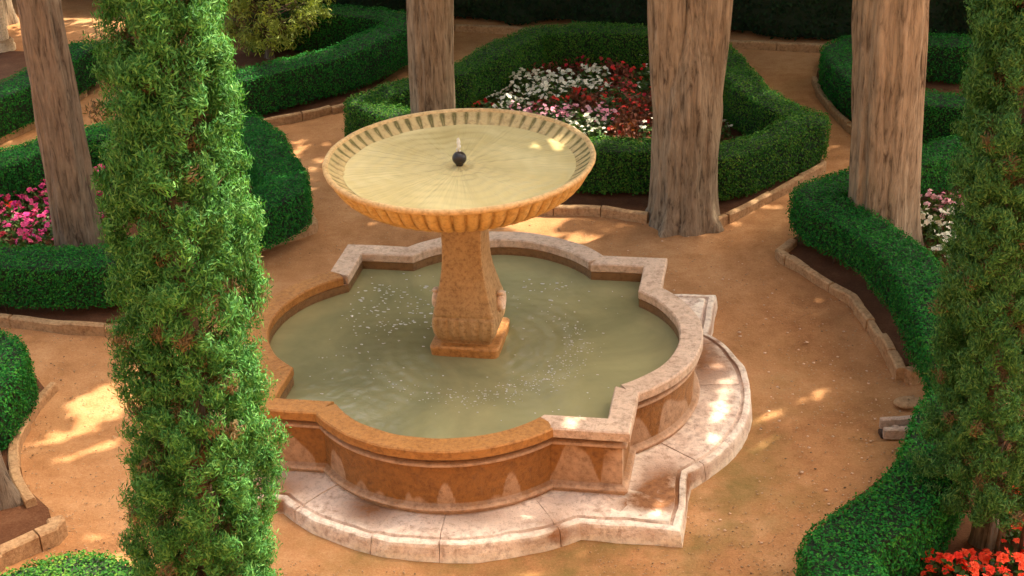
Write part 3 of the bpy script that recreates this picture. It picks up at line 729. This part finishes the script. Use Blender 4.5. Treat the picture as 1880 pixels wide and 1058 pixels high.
def tree(label, base_px, top_px, r0, r1, mat, crown_c, crown_r, flare, seed, group=None, leafs=8000, fork=None, height=7.5, bump_px=None):
    B = G(*base_px); Tp = GY(*top_px, B[1]); dirv = (Tp-B)/(Tp[2]-B[2])
    o = thing('tree', B, label, 'tree', group)
    zs = [-.15, .15, .5, 1.0, 1.5] + ([2.2, 2.8, 3.4] if fork else [2.6, 3.6, 5.0, height])
    pts = [dirv*z for z in zs]; rad = list(np.interp(zs, [-.15, .15, .5, 3.0, height], [r0*1.08, r0*1.04, r0, r1, r1*.6]))
    if fork: rad[-3:] = [rad[4]*.66, rad[4]*.36, .04]
    tr = link('trunk', trunk_mesh('trunk', pts, rad, M[mat], seed=seed, flare=flare), o)
    limbs = []
    if fork:
        for q, (px, r_a, r_b) in enumerate(fork):
            E = GY(*px, B[1]+(.05 if q else -.05))-B; s = dirv*.75+np.array([np.sign(E[0]-dirv[0]*E[2])*.13, 0, 0])
            d2 = (E-s)/(E[2]-s[2])
            ps = [s, s+(E-s)*.5, E, E+d2*1.5, E+d2*3.6+np.array([.3*(1 if q else -1), 0, 0])]
            link('limb', trunk_mesh('limb', ps, [r_a*.9, r_a, r_b, r_b*.8, r_b*.4], M[mat], k=64, seed=seed+q+3, ridge=.07), o)
    r = np.random.default_rng(seed)
    cc = np.array(crown_c)
    for q in range(7):
        s = dirv*r.uniform(4.0, 6.2)*1.0; e = cc-B + np.append(r.normal(0, crown_r[0]*.45, 2), r.normal(0, .9))
        mid = (s+e)/2+np.array([0, 0, .35])
        link('limb', tube_mesh('limb', resample([s, mid, e], .25, False, 2), np.linspace(.085, .02, len(resample([s, mid, e], .25, False, 2))), M[mat], 8), o)
    link('crown', crown_mesh('crown', cc, crown_r[0], crown_r[1], leafs, M['crown'], B, leaf=.27, seed=seed+40), o)
    return o

tree('left tree with a plain leaning trunk rising from the pink flowers', (152, 492), (70, 0), .235, .225, 'bark_grey', (-5.6, 15.8, 7.4), (2.4, 1.6), (5, .4, .12, .30), 101)
tree('slim straight trunk standing behind the fountain bowl', (799, 292), (791, 0), .275, .262, 'bark', (.8, 18.9, 7.8), (3.6, 1.7), (5, 1.1, .18, .25), 102, leafs=12000)
tree('thick forked trunk with root flare right of the bowl', (1257, 402), (1268, 0), .345, .36, 'bark', (2.1, 16.0, 8.2), (3.4, 1.8), (4, 2.6, .26, .13), 103, leafs=10000,
     fork=[((1226, 0), .205, .215), ((1309, 0), .205, .225)])
tree('right trunk with a burl rising behind the right hedge', (1610, 452), (1638, 0), .325, .335, 'bark', (4.9, 15.4, 8.0), (3.2, 1.8), (5, .9, .2, .3), 104, leafs=9500)
tree('tree foot at the left edge above the block kerb', (-52, 926), (-220, 300), .27, .22, 'bark_grey', (-6.4, 10.5, 7.6), (2.0, 1.5), (4, .3, .55, .35), 105, leafs=5000)
# burl on the right trunk
t4 = [o for o in bpy.data.objects if o.get('label', '').startswith('right trunk')][0]
B = np.array(t4.location); E = GY(1682, 92, B[1]-.05)-B
V, Fc = ball(.10, 22, 16, (.8, .8, 1.7), 5, .12)
link('burl', mesh('burl', V+E, Fc, M['bark'], True), t4)

# unseen trees added up-sun and along the back, to shade the court
def shade_tree(label, x, y, seed, cz=8.2, rx=2.8, leafs=7000, rz=1.7):
    o = thing('tree', (x, y, 0), label, 'tree', 'unseen trees added for shade')
    link('trunk', trunk_mesh('trunk', [(0, 0, -.1), (0, 0, 2), (.1, 0, 5), (.1, .1, 8)], [.3, .26, .22, .1], M['bark'], k=36, seed=seed, flare=(5, .3, .2, .3)), o)
    r = np.random.default_rng(seed)
    for q in range(5):
        s = np.array([.05, 0, r.uniform(4, 6)]); e = np.array([*r.normal(0, rx*.5, 2), cz+r.normal(0, .6)])
        link('limb', tube_mesh('limb', [s, (s+e)/2+[0, 0, .3], e], [.09, .06, .02], M['bark'], 8), o)
    link('crown', crown_mesh('crown', np.array([x, y, cz]), rx, rz, leafs, M['crown'], np.array([x, y, 0.0]), leaf=.27, seed=seed+3), o)
for k, (x, y, cz) in enumerate([(8.4, 19.5, 8.2), (7.6, 14.6, 8.2), (-8.2, 25.0, 6.0), (-4.6, 24.6, 6.2), (-1.0, 24.8, 6.0), (2.6, 24.4, 6.2), (6.1, 24.2, 6.0), (9.6, 24.0, 6.4)]):
    shade_tree('unseen tall tree added to shade the garden', x, y, 200+k*5, cz, leafs=7500 if k < 2 else 11000, rz=1.7 if k < 2 else 2.5)

# ------------------------------------------------------------------ cypresses
def cypress(label, base, top, h, rad_fn, seed, n_tuft, mat='cypress', bottom=.0, spray=.028, per=26, cat='cypress', stems=0, front=None, droop=0.0, tr_r=.09, name='cypress_tree', group=None, tuft_r=.062):
    r = np.random.default_rng(seed); base = np.array(base, float); ax = (np.array(top)-base); ax = ax/ax[2]
    o = thing(name, base, label, cat, group)
    link('trunk', trunk_mesh('trunk', [ax*z for z in np.linspace(-.1, h*.94, 8)], np.linspace(tr_r, tr_r*.25, 8), M['bark_grey'], k=28, seed=seed, flare=(4, .2, .35, .15)), o)
    # upright branchlets carry tufts of flat sprays
    z = bottom+(h-bottom)*r.random(n_tuft); a = r.uniform(0, 2*math.pi, n_tuft)
    Q = np.stack([np.cos(a)*1.3, np.sin(a)*1.3, z*1.1], 1)
    lump = 1+.06*sn(Q, 2.6, seed+1)+.10*sn(Q, 7, seed+2)+.05*sn(Q, 14, seed+3)
    u = 1-.62*r.random(n_tuft)**2.0
    R = np.array([rad_fn(v) for v in z])*lump*u
    out = np.stack([np.cos(a), np.sin(a), 0*a], 1)
    C = ax[None]*z[:, None]+out*R[:, None]
    grow = out*.55+np.array([0, 0, .8-droop])+r.normal(0, .28, (n_tuft, 3)); grow /= np.linalg.norm(grow, axis=1)[:, None]
    k = np.repeat(np.arange(n_tuft), per); m = len(k)
    d = r.normal(size=(m, 3)); d /= np.linalg.norm(d, axis=1)[:, None]
    off = d*(tuft_r*r.random(m)**.45)[:, None]*np.array([1, 1, 1.0]); off += grow[k]*(r.uniform(-.6, 1.2, m)*tuft_r*.8)[:, None]
    P = C[k]+off
    N = out[k]*.8+d*.6+np.array([0, 0, .25])
    # sprays: narrow leaves laid along the growing direction
    Nn = N+r.normal(size=(m, 3))*.5; Nn /= np.linalg.norm(Nn, axis=1)[:, None]
    A = grow[k]+d*.75+r.normal(size=(m, 3))*.3; A -= Nn*(A*Nn).sum(1)[:, None]; A /= np.linalg.norm(A, axis=1)[:, None]+1e-9
    Bv = np.cross(Nn, A); s = (spray*r.uniform(.7, 1.5, m))[:, None]
    dry = (r.random(n_tuft) < np.clip((.74-u)*2.0, .025, .7))[k]
    def build(sel):
        p, aa, bb, nn, ss = P[sel], A[sel], Bv[sel], Nn[sel], s[sel]
        V = np.stack([p-aa*ss*.6, p+bb*ss*.13+nn*ss*.06, p+aa*ss*.6, p-bb*ss*.13+nn*ss*.06], 1).reshape(-1, 3)
        i = np.arange(len(p))*4
        T = np.stack([np.stack([i, i+1, i+2], 1), np.stack([i, i+2, i+3], 1)], 1).reshape(-1, 3)
        return V, T
    V, T = build(~dry); cr = link('crown', mesh('crown', V, T, M[mat]), o)
    if dry.any():
        V, T = build(dry); link('dry_sprays', mesh('dry_sprays', V, T, M['cypress_brown']), cr)
    # inner branches
    parts = []
    for i in r.choice(n_tuft, min(n_tuft, 260), replace=False):
        s0 = ax*max(bottom*.6, z[i]-.35); e0 = C[i]; dv = e0-s0; L = np.linalg.norm(dv)
        sd = np.cross(dv, [0, 0, 1.0]); sd /= np.linalg.norm(sd)+1e-9; up_ = np.cross(sd, dv/L)
        V = np.array([s0+sd*.012, s0-sd*.006+up_*.010, s0-sd*.006-up_*.010, e0]); parts.append((V, np.array([[0, 1, 3], [1, 2, 3], [2, 0, 3]])))
    V, T = join(parts); b_ = link('branches', mesh('branches', V, T, M['twig']), o); b_['kind'] = 'stuff'
    for q in range(stems):
        s0 = np.array([r.uniform(-.05, .28), r.uniform(-.25, .05), 0]); e0 = s0*1.3+np.array([0, 0, r.uniform(.7, 1.0)])
        link('stem', tube_mesh('stem', [s0, (s0+e0)/2+r.normal(0, .02, 3), e0], [.018, .016, .012], M['twig'], 8), o)
    return o
bl = G(405, 1350); tl = GY(298, 0, bl[1])
cypress('tall green cypress column filling the left foreground', bl, tl, 7.0, lambda z: .415*min(1, (z/.5+.25))*(1 if z < 1.8 else 1-.065*(z-1.8) if z < 4.2 else max(.15, .844-(z-4.2)*.16)), 301, 2900, per=125, bottom=.25)
br = G(1806, 1004); tr_ = GY(1894, 0, br[1])
cypress('dark green cypress column at the right edge above red flowers', br, tr_, 6.6, lambda z: (.43+.06*max(0, 1-z/1.6))*min(1, ((z-.2)/.5+.35))*(1 if z < 1.5 else 1-.085*(z-1.5) if z < 3.9 else max(.15, .796-(z-3.9)*.16)), 302, 2500, per=125, bottom=.50, stems=4, mat='cypress_dark')
# branch of the right cypress that reaches out at the top
by = G(495, 108); ty = GY(500, -60, by[1])
cypress('small yellowish conifer with drooping branches in the back left bed', by, ty, 3.2, lambda z: .12+.78*max(0, min(1, (z-.15)/.5))*(1 if z < 1.6 else max(.1, 1.5-z*.3)), 303, 640, mat='cypress_far', bottom=.28, spray=.06, per=40, droop=1.0, tr_r=.06, name='conifer_tree', cat='conifer', tuft_r=.11)

# ------------------------------------------------------------------ flowering plants
def petal_mat(name, a, b2):
    m, t, b = new_mat(name); oi = N_(t, 'ShaderNodeObjectInfo'); r = ramp(t, oi.outputs['Random'], [(.1, a), (.9, b2)])
    t.links.new(r.outputs[0], b.inputs['Base Color']); b.inputs['Roughness'].default_value = .6; b.inputs['Specular IOR Level'].default_value = .2; return m
PM = dict(white=petal_mat('white_petal', (.80, .76, .66), (.62, .64, .52)), pink=petal_mat('pink_petal', (.75, .28, .42), (.80, .50, .55)), magenta=petal_mat('magenta_petal', (.55, .035, .22), (.60, .10, .20)),
          red=petal_mat('red_petal', (.55, .015, .018), (.62, .05, .03)), crimson=petal_mat('crimson_petal', (.42, .02, .05), (.5, .05, .05)), scarlet=petal_mat('scarlet_petal', (.70, .03, .012), (.80, .09, .03)))
M['plant'] = leaf_mat('bedding_leaf', [(.02, .05, .012), (.05, .11, .02), (.10, .17, .03)], .2, .5)
M['rust_leaf'] = leaf_mat('rusty_bedding_leaf', [(.06, .05, .014), (.16, .045, .022), (.26, .07, .03)], .2, .55)
def bloom_mesh(mat, seed):
    r = np.random.default_rng(seed); V, Fc = [], []
    for q in range(6):
        a = q/6*2*math.pi+r.normal(0, .15); L = r.uniform(.85, 1.1); w = .42; c = np.array([math.cos(a), math.sin(a), 0]); s_ = np.array([-math.sin(a), math.cos(a), 0])
        i = len(V); V += [np.zeros(3)+[0, 0, .05], c*L*.55+s_*w+[0, 0, .22], c*L+[0, 0, .10], c*L*.55-s_*w+[0, 0, .22]]; Fc.append([i, i+3, i+2, i+1])
    for q in range(3):
        a = q/3*2*math.pi+.4; c = np.array([math.cos(a), math.sin(a), 0]); s_ = np.array([-math.sin(a), math.cos(a), 0])
        i = len(V); V += [np.array([0, 0, .1]), c*.25+s_*.22+[0, 0, .45], c*.5+[0, 0, .5], c*.25-s_*.22+[0, 0, .45]]; Fc.append([i, i+3, i+2, i+1])
    return mesh('blossom', np.array(V), Fc, mat)
BM = {c: [bloom_mesh(PM[c], k*10+1) for k in range(3)] for c in PM}
def tuft_leaf_mesh(mat, seed, n=90, rad=.17, ht=.22):
    r = np.random.default_rng(seed); a = r.uniform(0, 6.28, n); q = r.random(n)**.5; P = np.stack([np.cos(a)*q*rad, np.sin(a)*q*rad, ht*(1-q**2*.7)*r.uniform(.25, 1, n)], 1)
    V, T = leaves(P, P*np.array([3, 3, 0])+np.array([0, 0, .5]), .062, .55, .5, seed); return mesh('foliage', V, T, mat)
FM = {m: [tuft_leaf_mesh(M[m], 400+k) for k in range(3)] for m in ('plant', 'rust_leaf')}
def flower_plant(x, y, col, label, group, foliage='plant', nb=9, size=.030, seed=0, spread=.16, ht=.21, z=.03):
    r = np.random.default_rng(seed); o = thing('flowering_plant', (x, y, z), label, 'flower', group, rz=r.uniform(0, 6.28))
    s = r.uniform(.85, 1.2); o.scale = (s, s, s*r.uniform(.9, 1.2))
    link('foliage', FM[foliage][r.integers(3)], o)
    for q in range(nb):
        a = r.uniform(0, 6.28); d = spread*math.sqrt(r.random())
        b = link('blossom', BM[col][r.integers(3)], o, (math.cos(a)*d, math.sin(a)*d, ht*(1-.35*(d/spread)**2)+r.normal(0, .018)))
        k = size*r.uniform(.75, 1.3); b.scale = (k, k, k); b.rotation_euler = (r.normal(0, .45), r.normal(0, .45)-.1, r.uniform(0, 6.28))
seed = 1000
words = dict(white='white', pink='pink', magenta='magenta pink', red='red', crimson='deep red', scarlet='scarlet')
def bed(region, spacing, colour, where, group, z=.2, **kw):
    """plants on a jittered grid over a pixel region (traced at blossom height)"""
    global seed
    poly = np.array([G(x, y, z)[:2] for x, y in region]); lo, hi = poly.min(0), poly.max(0)
    def inside(p):
        c = False; n = len(poly); j = n-1
        for i in range(n):
            if (poly[i, 1] > p[1]) != (poly[j, 1] > p[1]) and p[0] < (poly[j, 0]-poly[i, 0])*(p[1]-poly[i, 1])/(poly[j, 1]-poly[i, 1])+poly[i, 0]: c = not c
            j = i
        return c
    r = np.random.default_rng(seed)
    y = lo[1]; row = 0
    while y < hi[1]:
        x = lo[0]+(spacing/2 if row % 2 else 0)
        while x < hi[0]:
            p = np.array([x, y])+r.normal(0, spacing*.17, 2); seed += 1
            if inside(p):
                pxy = PX(np.array([[p[0], p[1], z]]))[0]; res = colour(*pxy, r)
                if res:
                    col, fol, nb = res
                    flower_plant(p[0], p[1], col, '%s flowering bedding plant %s' % (words[col] if fol == 'plant' else 'rusty-leaved '+words[col], where), '%s flowers %s' % (words[col], where), fol, nb, seed=seed, **kw)
            x += spacing
        y += spacing; row += 1
def col_a(x, y, r):
    if x > 1180 and (y < 165 or y > 225): return ('white', 'plant', 8)
    if x > 1120 and y > 205: return ('red', 'rust_leaf', 2)
    if y < 128: return ('crimson', 'rust_leaf', 5 if r.random() < .6 else 2)
    t = (y-128)-(1090-x)*.22                      # white band slants down to the left
    if x < 905 and y > 170: return ('red', 'plant', 12)
    if x < 1110 and t < 36: return ('white', 'plant', 16)
    if y > 222: return ('white', 'plant', 13)
    if x < 1125 and y > 190: return ('pink', 'plant', 14)
    if 1000 < x: return ('red' if r.random() < .6 else 'crimson', 'rust_leaf' if r.random() < .6 else 'plant', 5)
    return ('white', 'plant', 13)
bed([(870, 200), (905, 165), (975, 100), (1060, 92), (1200, 95), (1300, 130), (1330, 200), (1350, 240), (1200, 248), (1090, 246), (1000, 232)], .27, col_a, 'in the bed behind the fountain', None)
def col_c(x, y, r):
    if x > 190 and y > 365 and y < 400: return ('white', 'plant', 8)
    q = r.random(); return ('magenta', 'plant', 14) if q < .68 else (('crimson', 'plant', 9) if q < .88 else ('scarlet', 'plant', 8))
bed([(-60, 380), (90, 330), (150, 318), (200, 315), (235, 350), (240, 435), (0, 442), (-60, 442)], .25, col_c, 'around the left tree trunk', None, size=.034)
def col_g(x, y, r): return ('pink', 'plant', 12) if y < 385 else ('white', 'plant', 12)
bed([(1668, 365), (1740, 345), (1790, 360), (1790, 450), (1725, 462), (1690, 420), (1665, 410)], .26, col_g, 'beside the right trunk', None)
def col_i(x, y, r): return ('scarlet', 'plant', 15)
bed([(1650, 1040), (1700, 1010), (1770, 990), (1840, 1000), (1850, 900), (1960, 880), (1960, 1130), (1700, 1130), (1640, 1085)], .24, col_i, 'under the right cypress', None, size=.036)

# ------------------------------------------------------------------ small things on the ground
# drain: two pale bars with a dark slot between
dr = thing('drain', G(1645, 787), 'low stone drain of two pale bars beside the bottom right hedge', 'drain')
def box(name, c, sx, sy, sz, mat, seed, jit=.004):
    b = .012; xs = [-sx/2, -sx/2+b, 0, sx/2-b, sx/2]; V = []
    prof = [(-sy/2, -sz/2), (sy/2, -sz/2), (sy/2, sz/2-b), (sy/2-b, sz/2), (-sy/2+b, sz/2), (-sy/2, sz/2-b)]
    for x in xs:
        for y, z in prof: V.append((x, y*(1 if abs(x) < sx/2 else .9), z*(1 if abs(x) < sx/2 else .95)))
    V = np.array(V); V = V+jit*np.stack([sn(V+seed, 15, seed+i) for i in range(3)], 1)+np.array(c)
    Fc = [list(f)[::-1] for f in grid_faces(5, 6, close_m=True)]+[list(range(6)), list(range(24, 30))[::-1]]
    Fc = [f[::-1] for f in Fc]
    return mesh(name, V, Fc, mat)
d0 = np.array(dr.location)
a1, b1 = G(1652, 775, .07)-d0, G(1648, 794, .05)-d0
link('stone_bar', box('stone_bar', a1, .34, .055, .10, M['grey_stone'], 3), dr); link('stone_bar', box('stone_bar', b1, .25, .06, .10, M['grey_stone'], 9), dr)
link('pit', box('pit', (a1+b1)/2+[0, 0, -.055], .32, .10, .05, M['pit'], 4), dr)
link('cross_bar', box('cross_bar', (a1+b1)/2+[-.02, 0, -.02], .05, .10, .05, M['grey_stone'], 5), dr)
# flat stone by the drain
V, Fc = ball(1.0, 18, 8, (.15, .11, .035), 8, .18); V = np.clip(V, [-1, -1, -1], [1, 1, .025])
o = link('flat_stone', mesh('flat_stone', V, Fc, M['kerb'], True), None, G(1668, 741)+[0, 0, .012], label='pale flat stone lying next to the stone drain', category='stone')

# column at the far left edge
c0 = G(4, 92); cl = thing('stone_column', c0, 'pale stone column behind the hedge at the top left edge', 'column')
def lath(name, prof, mat, k=24):
    a = np.linspace(0, 2*math.pi, k, endpoint=False); V = np.array([(r*math.cos(t), r*math.sin(t), z) for r, z in prof for t in a])
    Fc = [list(f) for f in grid_faces(len(prof), k, close_m=True)]+[list(range(k))[::-1], list(range((len(prof)-1)*k, len(prof)*k))]
    return mesh(name, V, [f if i < len(Fc)-2 else f for i, f in enumerate(Fc)], mat, True)
link('base', lath('base', [(.21, 0), (.21, .08), (.19, .10), (.2, .14), (.16, .18)], M['column']), cl)
link('shaft', lath('shaft', [(.135, .17), (.135, 1.5), (.115, 2.6)], M['column']), cl)
link('capital', lath('capital', [(.115, 2.59), (.14, 2.64), (.13, 2.70), (.2, 2.9), (.22, 2.92), (.22, 3.0)], M['column']), cl)

# pebbles and fallen petals strewn over the paths
def strew(name, label, n, mat, smin, smax, seed, flat=.5, region=None):
    r = np.random.default_rng(seed); parts = []
    px = np.column_stack([r.uniform(0, 1880, n), 200+860*r.random(n)**.8]) if region is None else np.array([region(r) for _ in range(n)])
    for x, y in px:
        p = G(x, y); l = p-np.array([FX, FY, 0]); 
        c, s = math.cos(FA), math.sin(FA); u, v = c*l[0]+s*l[1], -s*l[0]+c*l[1]
        if max(abs(u), abs(v)) < 2.05 or (abs(u) < 2.55 and abs(v) < 1.3) or (abs(v) < 2.55 and abs(u) < 1.3): continue
        q_ = r.uniform(smin, smax); an = r.uniform(0, 6.28); ca_, sa_ = math.cos(an)*q_*r.uniform(.8, 1.7), math.sin(an)*q_*r.uniform(.8, 1.7)
        V = np.array([(ca_, sa_, 0), (-sa_, ca_, 0), (-ca_, -sa_, 0), (sa_, -ca_, 0), (0, 0, q_*flat), (0, 0, -q_*flat)])
        T = np.array([[0, 1, 4], [1, 2, 4], [2, 3, 4], [3, 0, 4], [1, 0, 5], [2, 1, 5], [3, 2, 5], [0, 3, 5]]); parts.append((V+p+[0, 0, -.004], T))
    V, T = join(parts); o = link(name, mesh(name, V, T, mat)); o['kind'] = 'stuff'; o['label'] = label
M['pebble'] = plain('pebble', (.42, .27, .15), .9, .4, 3); M['petal_fallen'] = plain('fallen_petal', (.66, .44, .30), .8, .3, 3)
strew('gravel', 'small brown pebbles strewn over the earth path', 11000, M['pebble'], .002, .009, 41)
strew('leaf_litter', 'dry brown leaf litter scattered over the paths', 900, M['twig'], .003, .009, 43, .12)
strew('fallen_petals', 'pale fallen petals scattered on the path right of the fountain', 220, M['petal_fallen'], .005, .014, 42, .2, lambda r: (r.uniform(1150, 1720), r.uniform(430, 1000)))

# ------------------------------------------------------------------ unseen palace facade round the viewpoint, added to block low sky light
M['plaster'] = plain('ochre_plaster', (.30, .21, .13), .9, .2, 2)
fa_ = thing('building', (0, -.9, 0), 'unseen ochre palace facade with a tall window opening, added to block low sky light', 'building')
def slab_box(name, x0, x1, y0, y1, z0, z1, mat, parent):
    V = np.array([(x, y, z) for x in (x0, x1) for y in (y0, y1) for z in (z0, z1)])
    Fc = [[0, 1, 3, 2], [4, 6, 7, 5], [0, 4, 5, 1], [2, 3, 7, 6], [0, 2, 6, 4], [1, 5, 7, 3]]
    return link(name, mesh(name, V, Fc, mat), parent)
slab_box('wall', -18, -.8, -.5, 0, -.1, 15, M['plaster'], fa_); slab_box('wall', .8, 18, -.5, 0, -.1, 15, M['plaster'], fa_)
slab_box('wall', -.8, .8, -.5, 0, -.1, 6.3, M['plaster'], fa_); slab_box('wall', -.8, .8, -.5, 0, 8.6, 15, M['plaster'], fa_)
slab_box('cornice', -18.2, 18.2, -.6, .25, 15.002, 15.3, M['column'], fa_)
